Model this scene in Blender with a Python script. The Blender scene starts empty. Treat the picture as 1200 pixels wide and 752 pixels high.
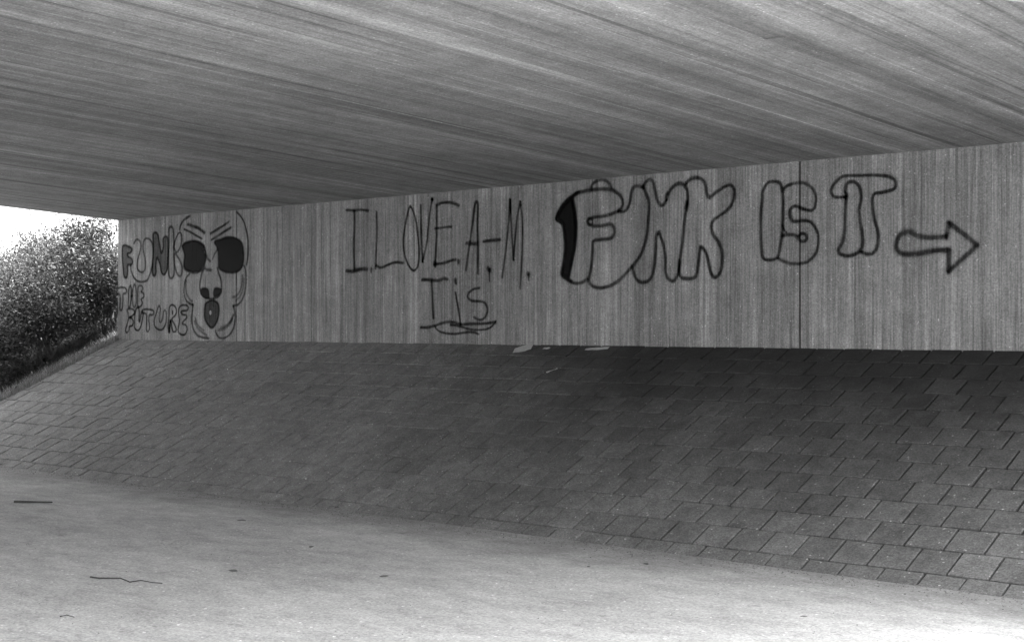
import bpy, bmesh, math, random
from mathutils import Vector, Matrix, noise

random.seed(7)
S = bpy.context.scene
COL = S.collection

# ------------------------------------------------------------------ camera
EYE = 1.78
YAW = math.atan(1871 / 1667)            # angle between the view axis and the wall
cam_d = bpy.data.cameras.new('camera')
cam = bpy.data.objects.new('camera', cam_d)
COL.objects.link(cam)
cam.location = (0, 0, EYE)
cam.rotation_euler = (math.radians(90), 0, math.radians(90) - YAW)
cam_d.sensor_width = 36
cam_d.lens = 50.0
cam_d.shift_y = 4 / 1200
cam_d.clip_start = 0.05
cam_d.clip_end = 2000
S.camera = cam

# ------------------------------------------------------------------ light
SUN_EL = math.radians(62)
SUN_AZ = math.radians(66)              # measured from +X towards +Y
sun_dir = Vector((math.cos(SUN_EL) * math.cos(SUN_AZ), math.cos(SUN_EL) * math.sin(SUN_AZ), math.sin(SUN_EL)))
world = bpy.data.worlds.new('World')
S.world = world
world.use_nodes = True
wn = world.node_tree
for n in list(wn.nodes):
    wn.nodes.remove(n)
sky = wn.nodes.new('ShaderNodeTexSky')
sky.sky_type = 'NISHITA'
sky.sun_disc = False
sky.sun_elevation = SUN_EL
sky.sun_rotation = math.radians(90) - SUN_AZ
sky.air_density = 1.2
sky.dust_density = 4.0
bw = wn.nodes.new('ShaderNodeRGBToBW')  # black and white photograph: a grey sky
bg = wn.nodes.new('ShaderNodeBackground')
bg.inputs['Strength'].default_value = 0.15
wo = wn.nodes.new('ShaderNodeOutputWorld')
wn.links.new(sky.outputs[0], bw.inputs[0])
veil = wn.nodes.new('ShaderNodeMath')    # thin bright overcast over the whole sky
veil.operation = 'ADD'
veil.inputs[1].default_value = .55
wn.links.new(bw.outputs[0], veil.inputs[0])
wn.links.new(veil.outputs[0], bg.inputs[0])
wn.links.new(bg.outputs[0], wo.inputs[0])

sl = bpy.data.lights.new('sun', 'SUN')
sl.energy = 2.5
sl.angle = math.radians(0.5)
sl.color = (1, 1, 1)
so = bpy.data.objects.new('sun', sl)
so.rotation_euler = sun_dir.to_track_quat('Z', 'Y').to_euler()
so.location = (10, -10, 30)
COL.objects.link(so)

S.view_settings.view_transform = 'Standard'
S.view_settings.look = 'None'
S.view_settings.gamma = 1
S.view_settings.exposure = 2.98
S.cycles.max_bounces = 10
S.cycles.diffuse_bounces = 7
S.cycles.transparent_max_bounces = 16

# ------------------------------------------------------------------ measures
FOOT = 9.07                             # foot of the paved slope
WALL = 12.51                            # face of the abutment wall
TAN = 0.45
TOPB = (WALL - FOOT) * TAN              # foot of the wall
ZC = 3.407                              # wall top
RISE = 0.0516                           # soffit rises towards the middle of the span
MID = 3.5
XL = -19.4                              # far edge of the deck
SKEW_D = 8.0                            # unseen near deck edge, this far ahead, skewed to shape the foreground light
SKEW_K = .32
def edge_x(y): return (math.sin(YAW) * y - SKEW_D - SKEW_K * (y - 8)) / math.cos(YAW)
XR = edge_x(WALL) - .3
COSA = 1 / math.sqrt(1 + TAN * TAN)
SINA = TAN * COSA

# ------------------------------------------------------------------ helpers
def tag(o, label=None, cat=None, group=None, kind=None):
    if label: o['label'] = label
    if cat: o['category'] = cat
    if group: o['group'] = group
    if kind: o['kind'] = kind
    return o

def mesh_obj(name, verts, faces, mat, parent=None, smooth=False):
    me = bpy.data.meshes.new(name)
    me.from_pydata(verts, [], faces)
    me.materials.append(mat)
    if smooth:
        me.polygons.foreach_set('use_smooth', [True] * len(faces))
    me.update()
    o = bpy.data.objects.new(name, me)
    COL.objects.link(o)
    if parent: o.parent = parent
    return o

def empty(name, loc):
    o = bpy.data.objects.new(name, None)
    o.location = loc
    o.empty_display_size = 0.3
    COL.objects.link(o)
    return o

def into(o, root):
    """parent a world-space mesh to an empty that has a location"""
    o.parent = root
    o.matrix_parent_inverse = Matrix.Translation(-root.location)
    return o

class NT:
    def __init__(self, name):
        self.m = bpy.data.materials.new(name)
        self.m.use_nodes = True
        self.t = self.m.node_tree
        self.t.nodes.clear()
        self.out = self.n('ShaderNodeOutputMaterial')
    def n(self, typ, **kw):
        nd = self.t.nodes.new(typ)
        for k, v in kw.items():
            if k in nd.inputs.keys() or isinstance(k, int): nd.inputs[k].default_value = v
            else: setattr(nd, k, v)
        return nd
    def l(self, a, b): self.t.links.new(a, b)
    def noise(self, vec, scale, detail=4, rough=.6, dist=0.0):
        nd = self.n('ShaderNodeTexNoise')
        nd.inputs['Scale'].default_value = scale
        nd.inputs['Detail'].default_value = detail
        nd.inputs['Roughness'].default_value = rough
        nd.inputs['Distortion'].default_value = dist
        self.l(vec, nd.inputs['Vector'])
        return nd.outputs['Fac']
    def mapped(self, vec, scale):
        nd = self.n('ShaderNodeMapping')
        nd.inputs['Scale'].default_value = scale
        self.l(vec, nd.inputs['Vector'])
        return nd.outputs[0]
    def rng(self, v, a, b, c, d, clamp=True):
        nd = self.n('ShaderNodeMapRange')
        nd.clamp = clamp
        for i, x in zip((1, 2, 3, 4), (a, b, c, d)): nd.inputs[i].default_value = x
        self.l(v, nd.inputs[0])
        return nd.outputs[0]
    def math(self, op, a, b=None):
        nd = self.n('ShaderNodeMath', operation=op)
        for i, x in enumerate((a, b)):
            if x is None: continue
            if isinstance(x, (int, float)): nd.inputs[i].default_value = x
            else: self.l(x, nd.inputs[i])
        return nd.outputs[0]
    def pos(self):
        return self.n('ShaderNodeNewGeometry').outputs['Position']
    def island(self):
        return self.n('ShaderNodeNewGeometry').outputs['Random Per Island']
    def grit(self, vec, scale, amt):
        """sand-sized grains, each its own tone"""
        nd = self.n('ShaderNodeTexVoronoi'); nd.inputs['Scale'].default_value = scale
        self.l(vec, nd.inputs['Vector'])
        sp = self.n('ShaderNodeSeparateColor'); self.l(nd.outputs['Color'], sp.inputs[0])
        return self.rng(sp.outputs[0], 0, 1, 1 - amt, 1 + amt), sp.outputs[1]
    def grey(self, v):
        nd = self.n('ShaderNodeCombineColor')
        for i in range(3): self.l(v, nd.inputs[i])
        return nd.outputs[0]
    def bsdf(self, value, rough=.85, bump=None, bdist=.004, bstr=.6, spec=.3):
        b = self.n('ShaderNodeBsdfPrincipled')
        if isinstance(value, (int, float)): b.inputs['Base Color'].default_value = (value,) * 3 + (1,)
        else: self.l(self.grey(value), b.inputs['Base Color'])
        if isinstance(rough, (int, float)): b.inputs['Roughness'].default_value = rough
        else: self.l(rough, b.inputs['Roughness'])
        b.inputs['Specular IOR Level'].default_value = spec
        if bump is not None:
            bp = self.n('ShaderNodeBump')
            bp.inputs['Distance'].default_value = bdist
            bp.inputs['Strength'].default_value = bstr
            self.l(bump, bp.inputs['Height'])
            self.l(bp.outputs[0], b.inputs['Normal'])
        self.l(b.outputs[0], self.out.inputs[0])
        return b

def board_concrete(name, base, stretch, streak, grain_amt=.5, island_amt=.16, dark=.55, thin=(3, 3, 3), thin_dark=1.0):
    """concrete cast against rough boards; stretch = grain scale along the axes"""
    t = NT(name)
    p = t.pos()
    g = t.noise(t.mapped(p, stretch), 1.0, 6, .7)
    s = t.noise(t.mapped(p, streak), 1.0, 3, .55)
    big = t.noise(p, .55, 4, .55)
    fine = t.noise(p, 55, 3, .8)
    mott = t.noise(p, 5, 4, .65)
    v = t.rng(g, .25, .75, 1 - grain_amt * .5, 1 + grain_amt * .5)
    v = t.math('MULTIPLY', v, t.rng(s, .32, .5, dark, 1.0))
    v = t.math('MULTIPLY', v, t.rng(s, .56, .70, 1.0, 1.42))
    v = t.math('MULTIPLY', v, t.rng(big, .3, .7, .84, 1.14))
    v = t.math('MULTIPLY', v, t.rng(fine, .3, .7, .80, 1.20))
    v = t.math('MULTIPLY', v, t.rng(mott, .3, .7, .85, 1.15))
    v = t.math('MULTIPLY', v, t.rng(t.island(), 0, 1, 1 - island_amt, 1 + island_amt))
    gr, g2 = t.grit(p, 85, .20)
    v = t.math('MULTIPLY', v, gr)
    v = t.math('MULTIPLY', v, t.rng(g2, .994, .996, 1.0, 1.9))      # pale grains of lime
    s2 = t.noise(t.mapped(p, thin), 1.0, 4, .6)
    v = t.math('MULTIPLY', v, t.rng(s2, .34, .44, thin_dark, 1.0))  # narrow dark laitance lines left by the board edges
    v = t.math('MULTIPLY', v, base)
    h = t.math('ADD', t.math('MULTIPLY', g, 1.0), t.math('MULTIPLY', fine, .35))
    t.bsdf(v, .9, h, .003, .55, .25)
    return t.m

M = {}
M['wall'] = board_concrete('wall_concrete', .185, (60, 3, 1.4), (9, .6, .16), 1.05, .13, .78, (24, .5, .35), .74)
M['soffit'] = board_concrete('soffit_concrete', .22, (30, .8, 3), (3.6, .09, .5), .60, .08, .70, (9, .17, .5), .56)
M['beam'] = board_concrete('beam_concrete', .36, (6, 6, 6), (2, 2, .5), .3, .02, .8)

SLOPE_SHADE = .15
def slab_mat():
    t = NT('slab_concrete')
    p = t.pos()
    r = t.n('ShaderNodeObjectInfo').outputs['Random']
    isl = t.island()
    rr = t.math('FRACT', t.math('ADD', t.math('MULTIPLY', r, 7.13), t.math('MULTIPLY', isl, 3.7)))
    big = t.noise(p, .5, 4, .6)
    mid = t.noise(p, 7, 5, .65)
    fine = t.noise(p, 75, 3, .8)
    v = t.math('MULTIPLY', t.rng(rr, 0, 1, .92, 1.09), t.rng(mid, .3, .7, .74, 1.26))
    v = t.math('MULTIPLY', v, t.rng(big, .3, .7, .86, 1.12))
    v = t.math('MULTIPLY', v, t.rng(fine, .3, .7, .66, 1.36))
    # shade deep under the deck painted into the slab colour, blotchy at its edges
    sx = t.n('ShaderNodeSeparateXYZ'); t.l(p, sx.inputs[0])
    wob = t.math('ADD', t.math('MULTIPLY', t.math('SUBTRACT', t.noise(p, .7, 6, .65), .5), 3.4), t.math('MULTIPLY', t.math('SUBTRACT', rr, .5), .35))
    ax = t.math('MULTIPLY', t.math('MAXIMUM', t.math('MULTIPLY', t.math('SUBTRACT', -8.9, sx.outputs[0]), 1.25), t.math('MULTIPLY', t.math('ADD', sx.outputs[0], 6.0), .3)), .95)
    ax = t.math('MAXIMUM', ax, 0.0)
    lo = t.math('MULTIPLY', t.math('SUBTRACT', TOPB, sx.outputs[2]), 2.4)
    m = t.rng(t.math('ADD', t.math('ADD', ax, lo), wob), .5, 5.4, SLOPE_SHADE, 1.0)
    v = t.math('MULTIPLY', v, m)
    gr, g2 = t.grit(p, 80, .24)
    v = t.math('MULTIPLY', v, gr)
    v = t.math('MULTIPLY', v, t.rng(g2, .993, .995, 1.0, 2.6))
    v = t.math('MULTIPLY', v, SLAB_ALB)
    h = t.math('ADD', t.math('MULTIPLY', fine, .6), mid)
    t.bsdf(v, .88, h, .004, .6, .25)
    return t.m
SLAB_ALB = .15
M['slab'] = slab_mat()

def soil_mat(name, a, b, sc=4):
    t = NT(name)
    p = t.pos()
    n1 = t.noise(p, sc, 6, .7)
    n2 = t.noise(p, sc * 12, 4, .7)
    v = t.rng(t.math('ADD', t.math('MULTIPLY', n1, .6), t.math('MULTIPLY', n2, .4)), .3, .7, a, b)
    t.bsdf(v, .95, n2, .02, .8, .1)
    return t.m
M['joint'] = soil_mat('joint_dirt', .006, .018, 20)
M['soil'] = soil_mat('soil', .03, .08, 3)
M['bounce_bank'] = soil_mat('bounce_bank', .26, .42, 3)

def ground_mat():
    t = NT('worn_asphalt')
    p = t.pos()
    big = t.noise(t.mapped(p, (.45, .8, 1)), 1.0, 5, .6, .6)
    mid = t.noise(t.mapped(p, (2.2, 5, 1)), 1.0, 6, .68, .4)
    fine = t.noise(p, 42, 5, .85)
    spots = t.noise(p, 5.5, 3, .5)
    v = t.math('MULTIPLY', t.rng(big, .3, .7, .84, 1.15), t.rng(mid, .3, .7, .80, 1.2))
    v = t.math('MULTIPLY', v, t.rng(fine, .3, .7, .76, 1.24))
    v = t.math('MULTIPLY', v, t.rng(spots, .26, .33, .72, 1.0))
    gr, g2 = t.grit(p, 75, .20)
    v = t.math('MULTIPLY', v, gr)
    v = t.math('MULTIPLY', v, t.rng(g2, .993, .995, 1.0, 1.8))
    for sc, wd, dk in ((.9, .006, .80), (2.3, .010, .84)):
        cn = t.noise(t.mapped(p, (sc, sc * 1.3, 1)), 1.0, 5, .62, 1.2)
        ridge = t.math('ABSOLUTE', t.math('SUBTRACT', cn, .5))
        v = t.math('MULTIPLY', v, t.rng(ridge, 0, wd, dk, 1.0))     # hairline cracks and wear lines
    # dirt washed down from the slope gathers along its foot
    sx = t.n('ShaderNodeSeparateXYZ'); t.l(p, sx.inputs[0])
    ft = t.math('SUBTRACT', t.math('ADD', sx.outputs[1], t.math('MULTIPLY', t.math('SUBTRACT', t.noise(p, 1.7, 5, .7), .5), 1.6)), FOOT)
    v = t.math('MULTIPLY', v, t.rng(ft, -.95, .1, 1.0, .56))
    v = t.math('MULTIPLY', v, GROUND_ALB)
    t.bsdf(v, .85, t.math('ADD', t.math('MULTIPLY', mid, 1.5), fine), .006, .6, .3)
    return t.m
GROUND_ALB = .38
M['ground'] = ground_mat()

def leaf_mat(name, a, b):
    t = NT(name)
    v = t.rng(t.island(), 0, 1, a, b)
    g = t.grey(v)
    d = t.n('ShaderNodeBsdfPrincipled')
    t.l(g, d.inputs['Base Color'])
    d.inputs['Roughness'].default_value = .5
    d.inputs['Specular IOR Level'].default_value = .5
    tr = t.n('ShaderNodeBsdfTranslucent')
    t.l(g, tr.inputs[0])
    mx = t.n('ShaderNodeMixShader')
    mx.inputs[0].default_value = .35
    t.l(d.outputs[0], mx.inputs[1]); t.l(tr.outputs[0], mx.inputs[2])
    t.l(mx.outputs[0], t.out.inputs[0])
    return t.m
M['leaf'] = leaf_mat('leaf', .01, .065)
M['grass'] = leaf_mat('dry_grass', .02, .07)
M['litter'] = leaf_mat('dead_grass', .10, .42)
M['bark'] = soil_mat('bark', .05, .14, 9)

def plain(name, v, rough=.8):
    t = NT(name); p = t.pos()
    n = t.noise(p, 40, 4, .7)
    t.bsdf(t.math('MULTIPLY', t.rng(n, .3, .7, .8, 1.2), v), rough)
    return t.m
M['paper'] = plain('pale_scrap', .38)
M['twig'] = plain('twig_bark', .05)
M['dead_leaf'] = plain('dead_leaf', .10)
M['tar'] = plain('joint_filler', .015)

def paint_mat(name, ink, tone=.004):
    """sprayed line: full cover in the middle, misty towards the edge (UV x = 0 middle, 1 edge)"""
    t = NT(name)
    uv = t.n('ShaderNodeUVMap'); uv.uv_map = 'UVMap'
    sep = t.n('ShaderNodeSeparateXYZ'); t.l(uv.outputs[0], sep.inputs[0])
    p = t.pos()
    n = t.noise(t.mapped(p, (70, 70, 9)), 1.0, 4, .7)
    n2 = t.noise(p, 260, 2, .6)
    nb = t.noise(p, 3.1, 2, .5)
    e = t.math('ADD', sep.outputs[0], t.rng(n2, .2, .8, -.22, .22, False))
    a = t.math('MAXIMUM', t.rng(e, .30, .74, .97, 0.0), t.rng(e, .45, 1.0, .26, 0.0))   # dense line inside a thin mist of overspray
    core = t.rng(sep.outputs[0], 0, .02, 0.0, 1.0)       # solid fills (0) take no patchiness
    thin = t.math('MULTIPLY', t.rng(n, .3, .6, .66, 1.0), t.rng(nb, .3, .6, .72, 1.0))
    thin = t.math('ADD', t.math('MULTIPLY', thin, core), t.math('SUBTRACT', 1.0, core))
    a = t.math('MULTIPLY', a, thin)
    a = t.math('MULTIPLY', a, ink)
    b = t.n('ShaderNodeBsdfPrincipled')
    b.inputs['Base Color'].default_value = (tone,) * 3 + (1,)
    b.inputs['Roughness'].default_value = .6
    b.inputs['Specular IOR Level'].default_value = .05
    tr = t.n('ShaderNodeBsdfTransparent')
    mx = t.n('ShaderNodeMixShader')
    t.l(a, mx.inputs[0]); t.l(tr.outputs[0], mx.inputs[1]); t.l(b.outputs[0], mx.inputs[2])
    t.l(mx.outputs[0], t.out.inputs[0])
    return t.m
_paint = {}
def paint(ink, kind='line'):
    key = (round(ink, 2), kind == 'pale')
    if key not in _paint:
        _paint[key] = paint_mat('pale_paint' if key[1] else 'black_paint', ink, .3 if key[1] else .004)
    return _paint[key]

# ------------------------------------------------------------------ ground
gv, gf = [], []
GX = [-600, -200, -60, -40, XL - 2, -15, -10, -6, -3, 0, 3, 8, 20, 60, 200, 600]
GY = [-600, -200, -60, -30, -12, -5, -2, 0, 2, 4, 6, 8, 9.2, 12, 20, 60, 200, 600]
for y in GY:
    for x in GX: gv.append((x, y, 0))
nx = len(GX)
for j in range(len(GY) - 1):
    for i in range(nx - 1):
        a = j * nx + i
        gf.append((a, a + 1, a + nx + 1, a + nx))
tag(mesh_obj('ground', gv, gf, M['ground']), kind='structure')

# earth banks beside and behind the abutments (both ends of the span)
def bank_h(yy, x=0):                     # yy = distance from the middle of the span
    f = FOOT - MID
    if yy < f: return -.03
    cap = 4.5 if x > XL else max(2.3, 4.5 + (x - XL) * .9)
    return min((yy - f) * TAN - .03, cap)
XE_SIDE = {1: XR + 1.0, -1: edge_x(2 * MID - WALL) + 1.0}   # the walls run a little past the near deck edge
def bank(side):
    XE = XE_SIDE[side]
    v, f, idx = [], [], {}
    xs = [-90, -70, -55, -45, -38, -33] + [-33 + .4 * k for k in range(1, 34)] + [XL - .03, -18, *([-13, -9, -5, -1] if side > 0 else []), XE, XE + .5, XE + 2, XE + 5, XE + 10, XE + 20, XE + 60]
    ys = [FOOT - MID - .15, FOOT - MID] + [FOOT - MID + .35 * k for k in range(1, 10)] + [WALL - MID, WALL - MID + .3] + [WALL - MID + .3 + .6 * k for k in range(1, 14)] + [20, 30, 60]
    for j in range(len(ys)):
        for i in range(len(xs)):
            x, yy = xs[i], ys[j]
            z = bank_h(yy, x)
            if yy > FOOT - MID + .1: z += .10 * noise.noise(Vector((x * .8, yy * .8, 3))) * (1 if (x < XL - .5 or x > XE + .5) else .2)
            v.append((x, MID + side * yy, z))
    n = len(xs)
    for j in range(len(ys) - 1):
        for i in range(n - 1):
            xm, ym = (xs[i] + xs[i + 1]) / 2, (ys[j] + ys[j + 1]) / 2
            if XL - .1 < xm < XE and ym < WALL - MID + .2: continue
            a = j * n + i
            q = (a, a + 1, a + n + 1, a + n)
            f.append(q if side > 0 else q[::-1])
    o = mesh_obj('earth_bank', v, f, M['soil'], smooth=True)
    o.data.materials.append(M['bounce_bank'])      # unseen bank outside the near mouth, made pale to bounce light onto the soffit
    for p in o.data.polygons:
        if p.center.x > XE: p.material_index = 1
    return tag(o, kind='structure')
bank(1); bank(-1)

# ------------------------------------------------------------------ paved slope
PITCH = .30
JOINT = .0175
def slab_mesh(w, h, th=.05, ch=.0045, seed=0):
    """a concrete slab with worn edges; local x along the row, y up the slope, z out"""
    rnd = random.Random(seed)
    a, b = w / 2, h / 2
    def ring_(dx, dy, z): return [(-a + dx, -b + dy, z), (a - dx, -b + dy, z), (a - dx, b - dy, z), (-a + dx, b - dy, z)]
    v = ring_(0, 0, -th) + ring_(0, 0, -ch) + ring_(ch, ch, 0)
    v = [(x + rnd.uniform(-.002, .002), y + rnd.uniform(-.002, .002), z) for x, y, z in v]
    f = []
    for k in (0, 4):
        for i in range(4):
            j = (i + 1) % 4
            f.append((k + i, k + j, k + 4 + j, k + 4 + i))
    f.append((8, 9, 10, 11))
    return v, f
def slope_matrix(x, s, side=1, lift=0, rot=(0, 0, 0)):
    """point on the slope: x along, s metres down from the foot of the wall"""
    y = WALL - MID - s * COSA
    z = TOPB - s * SINA
    base = Matrix.Translation((x, MID + side * y, z))
    ang = math.atan(TAN)
    r = Matrix.Rotation(ang if side > 0 else -ang, 4, 'X')
    return base @ r @ Matrix.Translation((0, 0, lift)) @ Matrix.Rotation(rot[0], 4, 'X') @ Matrix.Rotation(rot[1], 4, 'Y') @ Matrix.Rotation(rot[2], 4, 'Z')

def pave(side):
    XE = XE_SIDE[side]
    # bed under the slabs: a thin wedge of packed dirt
    off = -.026
    v = []
    f = FOOT - MID; w = WALL - MID
    for x in (XL, XE):
        for yy, z in ((f - .02, off - .02), (w + .15, TOPB + off + .06), (w + .15, -.1), (f - .02, -.1)):
            v.append((x, MID + side * yy, z))
    fc = [(0, 4, 5, 1), (1, 5, 6, 2), (2, 6, 7, 3), (3, 7, 4, 0), (0, 1, 2, 3), (4, 7, 6, 5)]
    emb = mesh_obj('embankment', v, fc if side > 0 else [q[::-1] for q in fc], M['joint'])
    tag(emb, kind='structure')
    total = (WALL - FOOT) / COSA
    rows = math.ceil(total / PITCH)
    shared = {}
    cells = []
    c, s_ = math.cos(YAW), math.sin(YAW)
    for r in range(rows):
        s0, s1 = r * PITCH, min((r + 1) * PITCH, total + .004)
        x = XL
        end = XE
        first = True
        off_x = .15 * (r % 2)
        while x < end - .02:
            if first and off_x: wd = .15; first = False
            else: wd = PITCH; first = False
            wd = min(wd, end - x)
            cells.append((x + wd / 2, (s0 + s1) / 2, wd, s1 - s0, r))
            x += wd
    def in_view(x, s):
        y = WALL - s * COSA
        d = -x * c + y * s_
        if d < 1: return None
        px = (x * s_ + y * c) / d * 1667 + 600
        return d if -30 < px < 1230 else None
    vis = [(in_view(q[0], q[1]), q) for q in cells] if side > 0 else []
    vis = sorted([a for a in vis if a[0]], key=lambda a: a[0])
    near = set(id(a[1]) for a in vis[:300])
    bv, bf = [], []
    rnd = random.Random(11 + side)
    for q in cells:
        x, s, wd, h, r = q
        if wd < .03 or h < .03: continue
        m = slope_matrix(x + rnd.uniform(-.003, .003), s + rnd.uniform(-.002, .002), side, rnd.uniform(-.004, .003),
                         (rnd.uniform(-.010, .010), rnd.uniform(-.012, .012), rnd.uniform(-.006, .006)))
        key = (round(wd, 2), round(h, 2), rnd.randrange(4))
        if key not in shared:
            shared[key] = None
        vv, ff = slab_mesh(wd - JOINT, h - JOINT, seed=key[2])
        if id(q) in near:
            if shared[key] is None:
                me = bpy.data.meshes.new('slab')
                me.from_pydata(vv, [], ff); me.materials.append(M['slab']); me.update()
                shared[key] = me
            o = bpy.data.objects.new('slab', shared[key])
            COL.objects.link(o)
            o.parent = emb
            o.matrix_local = m
        else:
            b = len(bv)
            bv += [tuple(m @ Vector(p)) for p in vv]
            bf += [tuple(i + b for i in p) for p in ff]
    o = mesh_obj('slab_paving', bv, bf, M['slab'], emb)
    tag(o, kind='stuff')
    return emb
pave(1); pave(-1)

# ------------------------------------------------------------------ abutment walls
def strips(x0, x1, face, z0, z1, side, rnd):
    """board-marked face: one shallow strip for each form board"""
    v, f = [], []
    x = x0
    while x < x1 - .004:
        w = min(rnd.choice((.095, .1, .1, .105, .12)) , x1 - x)
        if x1 - (x + w) < .04: w = x1 - x
        y = face - rnd.choice((0, .0005, .001, .0016, .003)) - .0002
        g = .0016
        b = len(v)
        back = face + .28
        for (xx, yy) in ((x, back), (x + .0002, y + .002), (x + g, y), (x + w - g, y), (x + w - .0002, y + .002), (x + w, back)):
            v.append((xx, MID + side * (yy - MID), z0)); v.append((xx, MID + side * (yy - MID), z1))
        for k in range(5):
            a = b + 2 * k
            q = (a, a + 2, a + 3, a + 1)
            f.append(q if side > 0 else q[::-1])
        x += w
    return v, f

def wall(side, label):
    root = empty('abutment_wall', (-9.5, MID + side * (WALL - MID), TOPB - .12))
    tag(root, label, 'wall')
    rnd = random.Random(5 + side)
    XE = XE_SIDE[side]
    joints = [XL, -16.4, -7.3, -2.2, XE] if side > 0 else [XL, XE]
    for a, b in zip(joints, joints[1:]):
        v, f = strips(a + (.011 if a > XL else 0), b - (.011 if b < XE else 0), WALL, TOPB - .12, ZC + .004, side, rnd)
        n = len(v)
        x0, x1 = a + .007, b - .007
        o = into(mesh_obj('wall_panel', v, f, M['wall']), root)
        # closing ends and back
        if a == XL or b == XE:
            xx = a if a == XL else b
            yy = [WALL + .002, WALL + .3]
            vv = [(xx, MID + side * (y - MID), z) for z in (TOPB - .12, ZC + .004) for y in yy]
            vv += [(xx + (.28 if xx == XL else -.28), MID + side * (WALL + .3 - MID), z) for z in (TOPB - .12, ZC + .004)]
            into(mesh_obj('end_face', vv, [(0, 1, 3, 2), (1, 4, 5, 3)], M['beam']), root)
    # dark filler deep in the joints
    for x in joints[1:-1]:
        y0 = WALL + .012
        vv = [(x - .02, MID + side * (y0 - MID), TOPB - .1), (x + .02, MID + side * (y0 - MID), TOPB - .1), (x + .02, MID + side * (y0 - MID), ZC), (x - .02, MID + side * (y0 - MID), ZC)]
        into(mesh_obj('joint_filler', vv, [(0, 1, 2, 3)], M['tar']), root)
    return root
wall_main = wall(1, 'board marked concrete abutment wall covered in black graffiti above the paved slope')
wall(-1, 'bare board marked concrete abutment wall on the near side of the underpass behind the camera')

# ------------------------------------------------------------------ bridge deck
deck = empty('bridge_deck', ((XL + XR) / 2, MID, ZC))
tag(deck, 'low concrete bridge deck with streaky board marked underside over the whole underpass', 'bridge')
def soffit_z(y): return ZC + RISE * (WALL - MID - abs(y - MID))
hw = WALL - MID + .3
def soffit():
    rnd = random.Random(21)
    v, f = [], []
    x = XL + .12
    c, s_ = math.cos(YAW), math.sin(YAW)
    def near_y(x): return (x * c + SKEW_D - 8 * SKEW_K) / (s_ - SKEW_K) + .3
    while x < edge_x(WALL + .3):
        w = rnd.choice((.095, .1, .1, .11, .13))
        lo = max(MID - hw, near_y(x))
        cuts = [lo] + sorted(q for q in (MID, rnd.uniform(-4, 2), rnd.uniform(5, 11)) if q > lo + .1) + [WALL + .3]
        for y0, y1 in zip(cuts, cuts[1:]):
            if y1 - y0 < .05: continue
            d = rnd.choice((0, .0006, .0012, .002, .003))
            b = len(v)
            for (xx, dz) in ((x, .02), (x + .001, .0015), (x + .002, 0), (x + w - .002, 0), (x + w - .001, .0015), (x + w, .02)):
                for yy in (y0 + .0005, y1 - .0005):
                    v.append((xx, yy, soffit_z(yy) - d + dz))
            for k in range(5):
                a = b + 2 * k
                f.append((a, a + 1, a + 3, a + 2))
        x += w
    return v, f
v, f = soffit()
into(mesh_obj('soffit', v, f, M['soffit']), deck)
def prism(xa, xb, zlo, zhi):
    """solid between two edge lines (x as a function of y) that follows the soffit line"""
    v = []
    for fx in (xa, xb):
        for y in (MID - hw, MID, MID + hw): v.append((fx(y), y, soffit_z(y) + zlo))
        for y in (MID + hw, MID, MID - hw): v.append((fx(y), y, zhi))
    f = [(5, 4, 3, 2, 1, 0), (6, 7, 8, 9, 10, 11)] + [(i, (i + 1) % 6, 6 + (i + 1) % 6, 6 + i) for i in range(6)]
    return v, f
v, f = prism(lambda y: XL + .12, lambda y: edge_x(y) - .25, .03, 4.45); into(mesh_obj('deck_slab', v, f, M['beam']), deck)
v, f = prism(lambda y: XL, lambda y: XL + .12, -.004, 4.75); into(mesh_obj('edge_beam', v, f, M['beam']), deck)
v, f = prism(lambda y: edge_x(y) - .25, edge_x, -.004, 4.75); into(mesh_obj('edge_beam', v, f, M['beam']), deck)  # unseen near beam, added along the skew that shapes the light

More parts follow.
